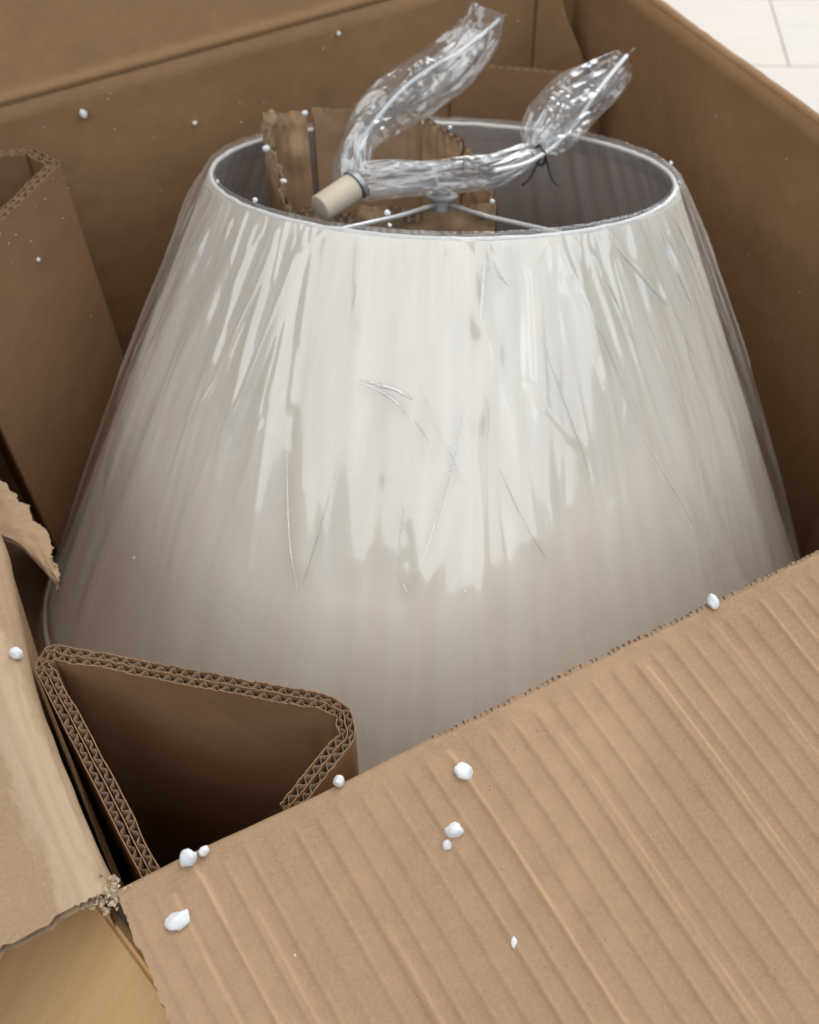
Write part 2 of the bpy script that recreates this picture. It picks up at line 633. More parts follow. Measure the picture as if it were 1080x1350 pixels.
def flap(name, ns_, length, prof, along, edge_fn, disp_fn, mat, smooth=True, cut0=True, cut1=True, thick=T, ragged=0.0016):
    """A folded-out flap. prof(s) -> (out, z) for arc length s across the fold; along(t) -> (x, y) of the crease."""
    nt = edge_fn['nt']
    S = np.concatenate([np.linspace(0, 0.03, 26), np.linspace(0.03, length, ns_)[1:]])
    top = np.zeros((nt, len(S), 3))
    nor = np.zeros((nt, len(S), 3))
    od = np.array(edge_fn['out'], float)
    for i in range(nt):
        t = i / (nt - 1)
        c = np.array(along(t), float)
        for j, s in enumerate(S):
            o, z = prof(s)
            o2, z2 = prof(s + 1e-4)
            tx = np.array([(o2 - o) * od[0], (o2 - o) * od[1], z2 - z]) / 1e-4
            al = np.array([-od[1], od[0], 0.0])
            n = np.cross(tx, al)
            n /= np.linalg.norm(n)
            if n[2] < 0 and z > -0.5 and s > 0.012:
                n = -n
            elif s <= 0.012 and (n @ np.array([-od[0], -od[1], 0.6])) < 0:
                n = -n
            sh = 0.0
            if i == 0 or i == nt - 1:
                e = (-1 if i == 0 else 1)
                sh = e * ragged * (nz(s * 160, e * 3.3) + 0.6 * nz(s * 600, e * 7.1))
            P = c + od * o
            P = P + al * sh * edge_fn.get('alsign', 1)
            P[2] = z
            top[i, j] = P + n * disp_fn(t, s)
            nor[i, j] = n
    mb = MB()
    mb.grid(top)
    mb.grid(top - nor * 0.0007)
    bot = top - nor * thick
    mb.grid(bot)
    mb.grid(bot + nor * 0.0006)
    # outer end closed
    n = nt
    vs, fs = [], []
    for i in range(nt):
        vs += [top[i, -1], bot[i, -1]]
    for i in range(nt - 1):
        fs.append((2 * i, 2 * i + 1, 2 * i + 3, 2 * i + 2))
    mb.add(vs, fs)
    # rim of each paper face at the two cut sides
    for i in (0, nt - 1):
        for A, B in ((top[i], top[i] - nor[i] * 0.0007), (bot[i], bot[i] + nor[i] * 0.0006)):
            vs = list(A) + list(B)
            m = len(A)
            mb.add(vs, [(j, j + 1, m + j + 1, m + j) for j in range(m - 1)])
    o = boxpart(mb.build(name, mat, box, smooth))
    # the fluted core, seen at the cut sides as a dark rough layer set back from the papers
    for i, i2 in ((0, 2), (nt - 1, nt - 3)):
        cb = MB()
        A = top[i] * 0.86 + top[i2] * 0.14
        for lay in range(5):
            q = 0.0011 + lay * (thick - 0.0022) / 4
            row = []
            for j in range(len(S)):
                jit = 0.0012 * (nz(S[j] * 420 + lay * 9, i * 1.0, lay) + 1.1 * nz(S[j] * 1300, lay * 5.0, i))
                dd = (top[i2][j] - top[i][j])
                dd = dd / (np.linalg.norm(dd) + 1e-9)
                row.append(top[i][j] - nor[i][j] * q + dd * (0.0016 + jit + (0.0012 if lay % 2 else 0)))
            row = np.array(row)
            if lay:
                cb.add(list(prev) + list(row), [(j, j + 1, len(S) + j + 1, len(S) + j) for j in range(len(S) - 1)])
            prev = row
        cb.build('fluted_core', K_FLUTE, o)
    return o


def bend_profile(r, slope, drop=0.012):
    """starts down the inside wall, goes round a bend of radius r, then out with the given downward slope"""
    ang = PI / 2 + slope
    z0 = 0.0

    def prof(s):
        if s < drop - 0.0:
            pass
        a0 = drop
        if s < a0:
            return (0.0, -r - drop + s + 0.0)
        if s < a0 + r * ang:
            a = (s - a0) / r
            return (r * (1 - math.cos(a)), -r + r * math.sin(a))
        a = ang
        q = s - a0 - r * ang
        return (r * (1 - math.cos(a)) + q * math.sin(a), -r + r * math.sin(a) + q * math.cos(a))
    return prof


# front flap: pressed flutes stand out as rounded ribs running away from the fold
ribs = []
x = 0.004
while x < BW:
    ribs.append((x, min(1.0, 0.30 + 0.85 * (x / BW) ** 0.5 + 0.25 * (random.random() - 0.5)), random.random(), random.uniform(-0.05, 0.05)))
    x += random.uniform(0.0098, 0.0122)
creases = [(0.021, 0.008, 0.10, 0.8), (0.034, 0.0, 0.12, 1.2), (0.156, 0.004, 0.40, 1.3), (0.048, 0.03, 0.16, 0.6), (0.262, 0.01, 0.4, 0.9),
           (0.091, 0.06, 0.3, 0.7), (0.305, 0.0, 0.4, 0.7), (0.205, 0.02, 0.3, 0.6)]
RIBX = np.array([r[0] for r in ribs])


CREST_TONE = []


def front_disp(t, s):
    x = t * BW
    d = max(s - 0.017, 0.0)
    on = min(d / 0.010, 1.0)
    on = on * on * (3 - 2 * on)
    # ribs drift sideways a little further out
    xx = x - 0.062 * d - 0.0012 * nz(x * 9, s * 8, 2)
    k = int(np.argmin(np.abs(RIBX - xx)))
    rb = ribs[k]
    u = (xx - rb[0])
    # flute: short flank up to a crest, long shallow flank down
    if u < 0:
        c = max(0.0, 1 + u / 0.0022)
    else:
        c = max(0.0, 1 - u / 0.0082)
    prof = c
    along_ = 0.78 + 0.45 * nz(rb[0] * 50, s * 3.5 + rb[2] * 20, 5)
    h = 0.0018 * rb[1] * prof * along_
    CREST_TONE.append(on * max(0.0, 1 - abs(u - 0.0006) / 0.0016) * rb[1] * max(0.0, 0.4 + 1.1 * nz(rb[0] * 90 + 3, s * 9, 8)))
    for cx, s0, s1, am in creases:
        if s0 < d < s1:
            w = 0.0011
            e = math.exp(-((xx - cx) / w) ** 2)
            CREST_TONE[-1] = max(CREST_TONE[-1], 1.0 * am * e)
            h += 0.0008 * am * e * min((d - s0) / 0.01, 1) * min((s1 - d) / 0.03, 1)
    dent = 0.0022 * nz(x * 7, s * 6, 9) * min(d / 0.05, 1)
    crush = 0.0009 * nz(x * 120, s * 60, 1) * math.exp(-((s - 0.020) / 0.008) ** 2)
    return h * on + dent + crush


def front_along(t):
    x = t * BW
    return (x, 0.0012 * nz(x * 14, 0.3), 0.0)


fp = bend_profile(0.0045, 0.20, 0.008)
ff = flap('front_flap', 110, 0.30, fp, front_along, {'nt': 900, 'out': (0, -1, 0)}, front_disp, K_FLAP)
at = ff.data.attributes.new('crest_tone', 'FLOAT', 'POINT')
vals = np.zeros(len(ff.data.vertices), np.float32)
vals[:len(CREST_TONE)] = np.clip(CREST_TONE, 0, 1)
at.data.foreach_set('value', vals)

# strip of crushed liner with torn flutes along the fold of the front flap, right half
cb = MB()
for k in range(150):
    x = 0.155 + k * 0.0031 + random.uniform(-0.0006, 0.0006)
    if x > BW - 0.01:
        break
    w = random.uniform(0.0008, 0.0018)
    h = random.uniform(0.0002, 0.0010)
    y = 0.0002 - random.uniform(0.0, 0.0012)
    z = 0.0004
    cb.add([(x - w, y + 0.0007, z - 0.003), (x + w, y + 0.0007, z - 0.003), (x + w * 0.8, y - 0.0014, z + h * 0.6), (x - w * 0.7, y - 0.001, z + h * 0.4),
            (x - w, y - 0.0028, z - 0.0008), (x + w, y - 0.003, z - 0.0008)],
           [(0, 1, 2, 3), (3, 2, 5, 4), (0, 3, 4), (1, 5, 2)])
tag(boxpart(cb.build('torn_flutes', K_EDGE, box)), kind='stuff')


def left_disp(t, s):
    y = t * BD
    d = max(s - 0.03, 0)
    h = 0.0016 * nz(y * 8, s * 9, 21) + 0.0006 * nz(y * 60, s * 14, 3)
    # long stretch wrinkles on the bend
    b = math.exp(-((s - 0.022) / 0.02) ** 2)
    h += b * 0.0011 * (1 - abs(nz(y * 10 + 2, s * 170, 4)) * 2.2)
    return h


def left_along(t):
    y = t * BD
    return (left_x(y) + 0.0010 * nz(y * 20, 1.7), y, 0.0)


lp = bend_profile(0.010, 0.14, 0.006)
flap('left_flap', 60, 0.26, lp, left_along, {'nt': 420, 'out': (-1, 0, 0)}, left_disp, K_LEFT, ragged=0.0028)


# back flap stands up and leans outwards; a rounded score line runs along its foot
def back_sheet():
    mb = MB()
    nu, nv = 120, 60
    F = np.zeros((nu, nv, 3))
    for i in range(nu):
        x = -0.01 + (BW + 0.02) * i / (nu - 1)
        for j in range(nv):
            s = 0.30 * (j / (nv - 1)) ** 1.6
            lean = math.radians(17)
            score = 0.0022 * math.exp(-((s - 0.004) / 0.0035) ** 2)
            w = 0.0025 * nz(x * 4, s * 5, 12) * min(s / 0.04, 1)
            F[i, j] = (x, BD + s * math.sin(lean) - score + w, s * math.cos(lean))
    mb.grid(F)
    mb.grid(F + np.array([0, T, 0]))
    n = nu * nv
    for i in range(nu - 1):
        a = i * nv + nv - 1
        mb.f.append((a, a + nv, n + a + nv, n + a))
    for j in range(nv - 1):
        mb.f.append((j, j + 1, n + j + 1, n + j))
        k = (nu - 1) * nv + j
        mb.f.append((k, k + 1, n + k + 1, n + k))
    return mb.build('back_flap', K_WALLX, box, True)


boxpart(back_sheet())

# right flap hangs down outside, rounded fold on top
mb = MB()
nu = 120
prof = [(0.0, -0.006), (0.0005, -0.0025), (0.002, -0.0005), (0.0045, 0.0003), (0.007, -0.0006), (0.0095, -0.003), (0.0115, -0.008), (0.02, -0.05), (0.035, -0.14), (0.045, -0.24)]
F = np.zeros((nu, len(prof), 3))
for i in range(nu):
    y = BD * i / (nu - 1)
    for j, (a, b) in enumerate(prof):
        F[i, j] = (BW + a, y, b + 0.0012 * nz(y * 25, 3.1) + 0.0006 * nz(y * 120, 1.1))
mb.grid(F)
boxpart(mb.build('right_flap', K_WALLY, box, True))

# glue tab in the far right corner, lying on the right panel
tabpts = [(0.0, -0.19), (0.0, 0.002), (0.14, 0.0), (0.52, -0.052), (0.80, -0.079), (0.93, -0.094), (0.97, -0.108), (0.95, -0.19)]
ta, tb = np.array([0.601, 0.612]), np.array([0.637, 0.575])
vs = [(*(ta + (tb - ta) * t), z) for t, z in tabpts] + [(*(ta + (tb - ta) * t + np.array([0.003, 0.003])), z) for t, z in tabpts]
m = len(tabpts)
fs = [tuple(range(m)), tuple(range(2 * m - 1, m - 1, -1))] + [(i, (i + 1) % m, m + (i + 1) % m, m + i) for i in range(m)]
boxpart(mesh('glue_tab', vs, fs, K_WALLY, box))

# torn fibres at the front left corner where the two flaps part
cb = MB()
for k in range(120):
    bx = random.gauss(-0.003, 0.0030)
    by = random.gauss(0.000, 0.0032)
    bz = random.uniform(-0.007, 0.0005)
    a = random.uniform(0, 2 * PI)
    L = random.uniform(0.001, 0.0032)
    w = random.uniform(0.0002, 0.0010)
    c1 = random.uniform(-0.002, 0.004)
    d = Vector((math.cos(a), math.sin(a), 0))
    p = Vector((-d.y, d.x, 0)) * w
    b0 = Vector((bx, by, bz))
    b1 = b0 + d * L * 0.5 + Vector((0, 0, c1))
    b2 = b0 + d * L + Vector((0, 0, c1 * random.uniform(-0.5, 1.4)))
    cb.add([b0 - p, b0 + p, b1 + p, b1 - p, b2 + p * 0.3, b2 - p * 0.3], [(0, 1, 2, 3), (3, 2, 4, 5)])
tag(boxpart(cb.build('torn_fibres', K_TORN, box)), kind='stuff')


# ---------------------------------------------------------------- corrugated insert tubes
def smooth_path(pts, rad, n=5, closed=True):
    P = [np.array(p, float) for p in pts]
    m = len(P)
    out = []
    for i in range(m):
        a, b, c = P[i - 1], P[i], P[(i + 1) % m]
        if not closed and i in (0, m - 1):
            out.append(b)
            continue
        u, v = a - b, c - b
        lu, lv = np.linalg.norm(u), np.linalg.norm(v)
        r = min(rad, lu * 0.4, lv * 0.4)
        p, q = b + u / lu * r, b + v / lv * r
        for t in np.linspace(0, 1, n):
            out.append((1 - t) ** 2 * p + 2 * t * (1 - t) * b + t * t * q)
    # resample evenly
    Q = np.array(out + ([out[0]] if closed else []))
    seg = np.linalg.norm(np.diff(Q, axis=0), axis=1)
    s = np.concatenate([[0], np.cumsum(seg)])
    L = s[-1]
    N = int(L / 0.0006)
    ss = np.linspace(0, L, N, endpoint=not closed)
    return np.stack([np.interp(ss, s, Q[:, 0]), np.interp(ss, s, Q[:, 1])], 1), L


def insert_tube(name, pts, ztop, zbot, label, thick=0.0088, layers=2, period=0.0078, shear=(0, 0), closed=True, bend=0.008):
    root = empty(name, (float(np.mean([p[0] for p in pts])), float(np.mean([p[1] for p in pts])), zbot), label, 'cardboard insert',
                 'corner inserts of the box')
    off = Matrix.Translation(-Vector(root.location))
    Q, L = smooth_path(pts, bend, closed=closed)
    N = len(Q)
    tg = np.roll(Q, -1, 0) - np.roll(Q, 1, 0)
    if not closed:
        tg[0], tg[-1] = tg[1], tg[-2]
    tg /= np.linalg.norm(tg, axis=1)[:, None]
    nin = np.stack([-tg[:, 1], tg[:, 0]], 1)
    ctr = Q.mean(0)
    if ((ctr - Q) * nin).sum() < 0:
        nin = -nin
    s = np.arange(N) / N * L
    # the wall is pinched where the board is folded
    cur = np.abs(np.cross(tg, np.roll(tg, -1, 0)))
    if not closed:
        cur[:2] = cur[-2:] = 0
    ker = np.hanning(15)
    cur = np.convolve(np.concatenate([cur[-20:], cur, cur[:20]]), ker / ker.sum(), 'same')[20:-20]
    sq_ = 1 - 0.28 * np.clip(cur / 0.06, 0, 1)

    def sheet(dist, th, z1, jit, mb, seed):
        crush = np.array([1.0 - 0.13 * max(0, nz(x * 30, pts[0][1] * 40)) * 2 for x in s]) * sq_
        dist = dist * crush + np.array([0.0004 * nz(x * 60, 3.3) for x in s])
        A = Q + nin * (dist - th / 2)[:, None]
        B = Q + nin * (dist + th / 2)[:, None]
        zt = np.array([z1 + jit * (nz(x * 260, seed) + 0.8 * nz(x * 900, seed + 4)) for x in s])
        rows = []
        for R_, z in ((A, None), (A, zt), (B, zt), (B, None)):
            zz = np.full(N, zbot) if z is None else z
            shx = (zz - ztop) * shear[0]
            shy = (zz - ztop) * shear[1]
            rows.append(np.stack([R_[:, 0] + shx, R_[:, 1] + shy, zz], 1))
        P = np.stack(rows, 1)
        mb.grid(P, closed_u=closed)

    lt = 0.00055
    gap = thick / layers
    for k in range(layers + 1):
        mb = MB()
        sheet(np.full(N, k * gap + (lt / 2 if k == 0 else (-lt / 2 if k == layers else 0))), lt, ztop, 0.0011, mb, 3.0 * k + pts[0][0] * 50)
        o = mb.build('paper_liner', K_INS, root, True)
        o.matrix_parent_inverse = off
        try:
            o.data.set_sharp_from_angle(angle=math.radians(50))
        except Exception:
            pass
    for k in range(layers):
        mb = MB()
        nw = max(8, round(L / period))
        ph = 2 * PI * nw * s / L + k * 1.3 + np.array([2.2 * nz(x * 38, k * 5.0) + 1.0 * nz(x * 120, k * 8.0) for x in s])
        amp = gap / 2 - lt
        w = (np.sin(ph) + 0.12 * np.sin(3 * ph)) * np.array([1.0 - 0.35 * abs(nz(x * 70, k + 2.0)) * 2 for x in s])
        sheet(k * gap + gap / 2 + amp * w / 1.1 + np.array([0.00025 * nz(x * 500, k + 9.0) for x in s]), 0.0004, ztop - 0.0004, 0.0009, mb, 17.0 + k)
        o = mb.build('flute_paper', K_FLUTE, root, True)
        o.matrix_parent_inverse = off
    return root


insert_tube('corner_insert', [(0.0125, 0.0015), (0.0045, 0.137), (0.016, 0.1465), (0.125, 0.0515), (0.1315, 0.039), (0.1265, 0.0235), (0.084, 0.0015)],
            -0.015, -0.40, 'folded double-wall cardboard insert open at the top in the near left corner of the box', thick=0.0094, period=0.0062, closed=False, bend=0.006)
insert_tube('corner_insert', [(0.037, 0.431), (0.151, 0.523), (0.139, 0.552), (0.11, 0.562), (0.03, 0.566)],
            0.0, -0.36, 'tall brown cardboard insert standing at the far left side of the wrapped lampshade', thick=0.0085, period=0.0078, shear=(-0.07, -0.03), bend=0.004)
insert_tube('corner_insert', [(0.515, 0.611), (0.609, 0.533), (0.634, 0.548)],
            -0.071, -0.36, 'low brown cardboard insert in the far right corner behind the lampshade', thick=0.005, layers=1, closed=False, bend=0.004)
insert_tube('corner_insert', [(0.634, 0.187), (0.620, 0.180), (0.545, 0.060), (0.55, 0.012), (0.628, 0.010)],
            -0.05, -0.36, 'cardboard insert at the near right corner, only a sliver seen beside the lampshade', thick=0.006, layers=1)

# torn scrap of cardboard sticking up from the left rim
scrap = empty('torn_cardboard_scrap', (0.02, 0.24, -0.02), 'torn ragged scrap of tan cardboard curling off the left rim of the box', 'cardboard scrap')
outer = [(0.020, 0.300, -0.006), (0.027, 0.272, -0.012), (0.033, 0.258, -0.015), (0.0345, 0.250, -0.019), (0.0385, 0.244, -0.019), (0.0375, 0.236, -0.023), (0.0415, 0.229, -0.025),
         (0.0410, 0.219, -0.029), (0.0385, 0.211, -0.031), (0.0395, 0.205, -0.034), (0.036, 0.198, -0.036)]
inner_ = [(0.008, 0.300, -0.016), (0.010, 0.275, -0.018), (0.012, 0.262, -0.020), (0.013, 0.252, -0.021), (0.014, 0.243, -0.022), (0.016, 0.236, -0.024), (0.022, 0.229, -0.026),
          (0.026, 0.220, -0.029), (0.029, 0.212, -0.032), (0.031, 0.205, -0.035), (0.034, 0.1975, -0.038)]
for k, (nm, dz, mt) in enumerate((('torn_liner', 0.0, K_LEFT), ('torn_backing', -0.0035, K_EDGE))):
    A, B = catmull(outer, 7), catmull(inner_, 7)
    n_ = len(A)
    G = np.zeros((n_, 12, 3))
    for i in range(n_):
        rg = 0.0022 * nz(i * 0.31, 4.0 + k) + 0.0016 * nz(i * 0.93, 8.0 + k) - 0.0016 * k
        for j in range(12):
            v_ = j / 11
            q = B[i] * (1 - v_) + A[i] * v_
            q = q + np.array([rg * v_ - 0.003 * v_, 0.0016 * nz(i * 0.6, j * 0.2 + k) * v_, dz + 0.0012 * math.sin(PI * v_) + 0.0012 * nz(i * 0.25, j * 0.35, k)])
            G[i, j] = q
    mb = MB()
    mb.grid(G)
    mb.grid(G - np.array([0.0002, 0, 0.0007]))
    nn_ = n_ * 12
    mb.f += [(i * 12 + 11, (i + 1) * 12 + 11, nn_ + (i + 1) * 12 + 11, nn_ + i * 12 + 11) for i in range(n_ - 1)]
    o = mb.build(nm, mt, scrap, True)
    o.matrix_parent_inverse = Matrix.Translation(-Vector(scrap.location))

# ---------------------------------------------------------------- lampshade
C0 = np.array([0.377, 0.384, 0.0])
ax = np.array([0.206, 0.31, 1.0])
ax /= np.linalg.norm(ax)
U = np.cross([0, 1.0, 0], ax)
U /= np.linalg.norm(U)
V = np.cross(ax, U)
R0, KK, HH = 0.159, 0.436, 0.325
SM = Matrix(((U[0], V[0], ax[0], C0[0]), (U[1], V[1], ax[1], C0[1]), (U[2], V[2], ax[2], C0[2]), (0, 0, 0, 1)))
shade = empty('lampshade', (0, 0, 0), 'cream fabric empire lampshade under clear film, standing in the cardboard box', 'lampshade')
shade.matrix_world = SM


def shade_pt(a, h, r):           # local to the shade: z up along its axis
    return (r * math.cos(a), r * math.sin(a), -h)


def lathe(rows, na=256):
    P = np.zeros((na, len(rows), 3))
    for i in range(na):
        a = 2 * PI * i / na
        for j, (h, r) in enumerate(rows):
            P[i, j] = shade_pt(a, h, r)
    mb = MB()
    mb.grid(P, closed_u=True)
    return mb


hs = np.linspace(0.0, HH, 24)
rows = [(h, R0 + KK * h) for h in hs] + [(HH, R0 + KK * HH - 0.0012)]
lathe(rows).build('fabric_cover', FABRIC, shade, True)
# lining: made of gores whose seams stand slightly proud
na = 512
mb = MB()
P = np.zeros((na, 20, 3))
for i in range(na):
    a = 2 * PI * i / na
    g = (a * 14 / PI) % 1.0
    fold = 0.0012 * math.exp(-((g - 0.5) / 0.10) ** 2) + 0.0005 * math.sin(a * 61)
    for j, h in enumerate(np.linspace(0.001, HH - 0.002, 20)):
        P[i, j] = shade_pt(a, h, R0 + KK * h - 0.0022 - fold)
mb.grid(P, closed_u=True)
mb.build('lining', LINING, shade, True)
# rolled trim round the top
rows = []
for k in range(13):
    q = 2 * PI * k / 12
    rows.append((0.0004 + 0.0017 * math.sin(q), R0 - 0.0014 + 0.0017 * math.cos(q)))
mb = lathe(rows, 320)
mb.v = [(x * (1 + 0.002 * nz(x * 60, y * 60)), y * (1 + 0.002 * nz(x * 60, y * 60, 3)), z + 0.0005 * nz(x * 90, y * 90, 7)) for x, y, z in mb.v]
mb.build('top_trim', TRIM, shade, True)
rows = [(HH - 0.001 + 0.0024 * math.sin(2 * PI * k / 10), R0 + KK * HH - 0.001 + 0.0024 * math.cos(2 * PI * k / 10)) for k in range(11)]
lathe(rows, 256).build('bottom_trim', FABRIC, shade, True)
# spider: hub and three arms
HB = 0.0215
mb = MB()
prof = [(0.0035, HB + 0.005), (0.0075, HB + 0.005), (0.0078, HB + 0.0045), (0.0078, HB - 0.003), (0.0110, HB - 0.0035), (0.0112, HB - 0.0052), (0.0068, HB - 0.006), (0.0066, HB - 0.009), (0.0035, HB - 0.0092), (0.0035, HB + 0.005)]
lathe([(h, r) for r, h in prof], 40).build('spider_hub', GREYMETAL, shade, False)
for a in (203, 279.5, 62):
    a = math.radians(a)
    mb = MB()
    pth = [(0.007, HB), (0.05, HB - 0.001), (0.11, HB - 0.0055), (0.150, HB - 0.0085), (0.1585, 0.0118)]
    tube(mb, [shade_pt(a, h, r) for r, h in pth], 0.00165, 10)
    mb.build('spider_arm', CHROME, shade, True)

# ---------------------------------------------------------------- clear film stretched round the shade
wrap = empty('clear_film_wrap', (0, 0, 0), 'clear wrinkled plastic film stretched tightly round the cream lampshade', 'plastic film')
wrap.matrix_world = SM
NA, NH = 1100, 230
TH = np.linspace(-PI, PI, NA, endpoint=False)
HV = 0.001 + (HH + 0.006) * np.linspace(0, 1, NH) ** 1.1
TG, HG = np.meshgrid(TH, HV, indexing='ij')
RG = R0 + KK * HG
D = np.full(TG.shape, 0.0026)
# shallow billows where the film bridges away from the fabric
D += 0.0010 * np.sin(PI * np.clip(HG / 0.26, 0, 1))
for ca, wd, am in ((3.05, 0.42, 0.0065), (-0.62, 0.36, 0.0060), (0.5, 0.8, 0.004), (1.8, 0.7, 0.005)):
    dd_ = (TG - ca + PI) % (2 * PI) - PI
    D += am * np.exp(-(dd_ / wd) ** 2) * np.sin(PI * np.clip((HG + 0.02) / 0.34, 0, 1)) ** 0.8


def ridge(t0, h0, t1, h1, w, amp, blunt=0.012):
    global D
    if abs(t1 - t0) > PI:
        t1 += 2 * PI if t1 < t0 else -2 * PI
    f = (HG - h0) / (h1 - h0)
    tl = t0 + (t1 - t0) * np.clip(f, -0.2, 1.2)
    d = (TG - tl + PI) % (2 * PI) - PI
    lat = d * RG
    a = np.clip((HG - h0) / blunt + 0.6, 0, 1)
    b = np.clip((h1 - HG) / blunt + 0.4, 0, 1)
    env = (a * a * (3 - 2 * a)) * (b * b * (3 - 2 * b))
    D += amp * env * np.exp(-(lat / w) ** 2)


# creases read from the photograph (angle round the shade, distance down from the rim)
for q in [(-1.976, .006, -2.007, .050, .0020, .0004), (-2.007, .03, -2.18, .189, .0022, .0003),
          (-1.695, .006, -1.56, .069, .0017, .0007), (-1.56, .06, -1.482, .13, .0016, .0006), (-1.482, .12, -1.326, .20, .0018, .0006),
          (-1.558, .014, -1.455, .064, .0018, .0008), (-1.469, .004, -1.262, .05, .0020, .0010), (-1.262, .045, -1.08, .135, .0020, .0007),
          (-1.30, .08, -1.301, .225, .0015, .0006), (-1.189, .005, -1.113, .056, .0022, .0011), (-1.30, .006, -1.206, .084, .0024, .0010),
          (-1.944, .006, -1.899, .024, .0014, .0009), (-2.165, .08, -2.05, .13, .0024, .0003), (-1.839, .08, -1.712, .115, .0035, .0009),
          (-2.99, .005, 3.016, .133, .0022, .0010), (-2.89, .006, -2.919, .193, .0024, .0010), (-2.765, .006, -2.755, .153, .0026, .0010),
          (-3.11, .005, 3.087, .19, .0022, .0009), (-2.648, .012, -2.596, .196, .0024, .0007), (-2.648, .11, -2.722, .25, .0022, .0007),
          (-1.80, .006, -1.822, .20, .0040, .0005), (-2.60, .004, -2.56, .10, .003, .0006)]:
    ridge(*q)
# broad slanting tension folds that tilt whole facets of the film
for q in [(-1.78, -.03, -1.30, .21, .0075, .0016), (-1.52, -.03, -1.18, .26, .0065, .0016), (-2.02, .03, -1.72, .20, .0080, .0012), (-1.90, .02, -2.16, .20, .0070, .0010),
          (-1.15, -.03, -1.05, .24, .0080, .0018), (-0.95, -.03, -0.80, .28, .0080, .0018), (-2.95, -.03, -3.12, .28, .0080, .0018), (-2.74, -.03, -2.82, .24, .0070, .0012),
          (-3.10, -.03, 2.98, .28, .0090, .0020)]:
    ridge(*q, blunt=0.03)
# the long rounded fingers of slack film
for q in [(-2.555, -.05, -2.457, .192, .0095, .0014), (-2.397, -.05, -2.328, .185, .0085, .0013), (-2.03, -.05, -2.179, .188, .0080, .0013),
          (-2.10, -.05, -1.836, .171, .0090, .0013), (-2.70, -.05, -2.62, .17, .008, .0011), (-1.60, -.05, -1.66, .12, .011, .0008),
          (-2.25, -.05, -2.26, .175, .010, .0007), (-2.85, -.05, -2.90, .15, .006, .0010), (-1.35, -.05, -1.30, .16, .008, .0012)]:
    ridge(*q, blunt=0.02)
for k in range(150):
    t0 = random.uniform(-PI, PI)
    h0 = random.choice([0.003, 0.003, 0.01, random.uniform(0.02, 0.15)])
    L = random.choice([random.uniform(0.02, 0.06), random.uniform(0.06, 0.14), random.uniform(0.14, 0.26)])
    h1 = min(h0 + L, HH)
    sl = random.gauss(0, 0.07)
    w = random.choice([0.0016, 0.0022, 0.0035, 0.006])
    side = abs(((t0 + 2.0 + PI) % (2 * PI)) - PI)
    am = w * random.uniform(0.10, 0.24) * random.choice([1, 1, -0.7]) * (1.25 if side > 0.8 else 0.75)
    ridge(t0, h0, t0 + sl * L / 0.15, h1, w, am, blunt=random.uniform(0.008, 0.03))
# sharp strained creases at the right-hand shoulder
for k in range(46):
    t0 = random.uniform(-1.65, -0.35)
    h0 = random.uniform(0.002, 0.03)
    L = random.uniform(0.03, 0.13)
    ridge(t0, h0, t0 + random.uniform(0.02, 0.16) * L / 0.1, h0 + L, random.uniform(0.0011, 0.0022), random.uniform(0.0003, 0.0009), blunt=0.012)
for k in range(40):
    t0 = random.choice([random.uniform(-PI, -2.6), random.uniform(2.7, PI)])
    h0 = random.uniform(0.002, 0.02)
    L = random.uniform(0.05, 0.2)
    ridge(t0, h0, t0 - random.uniform(0.0, 0.14) * L / 0.1, h0 + L, random.uniform(0.0012, 0.003), random.uniform(0.0004, 0.0011), blunt=0.012)
# gathers close to the rim
for k in range(170):
    t0 = -PI + 2 * PI * (k + random.random()) / 170
    side = abs(((t0 + 2.0 + PI) % (2 * PI)) - PI)
    L = random.uniform(0.006, 0.03) * (2.0 if side > 0.7 else 1)
    ridge(t0, 0.0, t0 + random.gauss(0, 0.02), L, random.uniform(0.0010, 0.002), random.uniform(0.0001, 0.0005) * (1.5 if side > 0.7 else 0.8), blunt=0.006)
D = np.clip(D, 0.0008, 0.02)
RR = RG + D * 0.915
X = np.stack([RR * np.cos(TG), RR * np.sin(TG), -HG + D * 0.40], 2)
# the film turns over the rim and a little way inside it
inner = []
for (dh, dr) in ((0.013, -0.0044), (0.006, -0.0052), (0.001, -0.0050), (-0.0036, -0.0030), (-0.0048, 0.0), (-0.0034, 0.0026)):
    jit = np.array([0.0008 * nz(math.cos(t) * 18, math.sin(t) * 18, dh * 300) + 0.0007 * nz(math.cos(t) * 70, math.sin(t) * 70, dh * 200) for t in TH])
    rr = R0 + dr + KK * max(dh, 0) + jit
    inner.append(np.stack([rr * np.cos(TH), rr * np.sin(TH), -dh + jit * 0.8], 1))
X = np.concatenate([np.stack(inner, 1), X], 1)
nu, nv = X.shape[:2]
idx = np.arange(nu * nv).reshape(nu, nv)
a = idx[:, :-1].ravel()
b = np.roll(idx, -1, 0)[:, :-1].ravel()
faces = np.stack([a, b, b + 1, a + 1], 1)
me = bpy.data.meshes.new('film_sheet')
me.vertices.add(nu * nv)
me.vertices.foreach_set('co', X.reshape(-1).astype(np.float32))
me.loops.add(faces.size)
me.loops.foreach_set('vertex_index', faces.ravel().astype(np.int32))
me.polygons.add(len(faces))
me.polygons.foreach_set('loop_start', np.arange(0, faces.size, 4, dtype=np.int32))
me.polygons.foreach_set('loop_total', np.full(len(faces), 4, dtype=np.int32))
me.update(calc_edges=True)
me.validate()
me.materials.append(FILM)
me.materials.append(RIMFILM)
mi = np.zeros((nu, nv - 1), np.int32)
mi[:, :6] = 1
me.polygons.foreach_set('material_index', mi.ravel())
link('film_sheet', me, None, wrap, True)

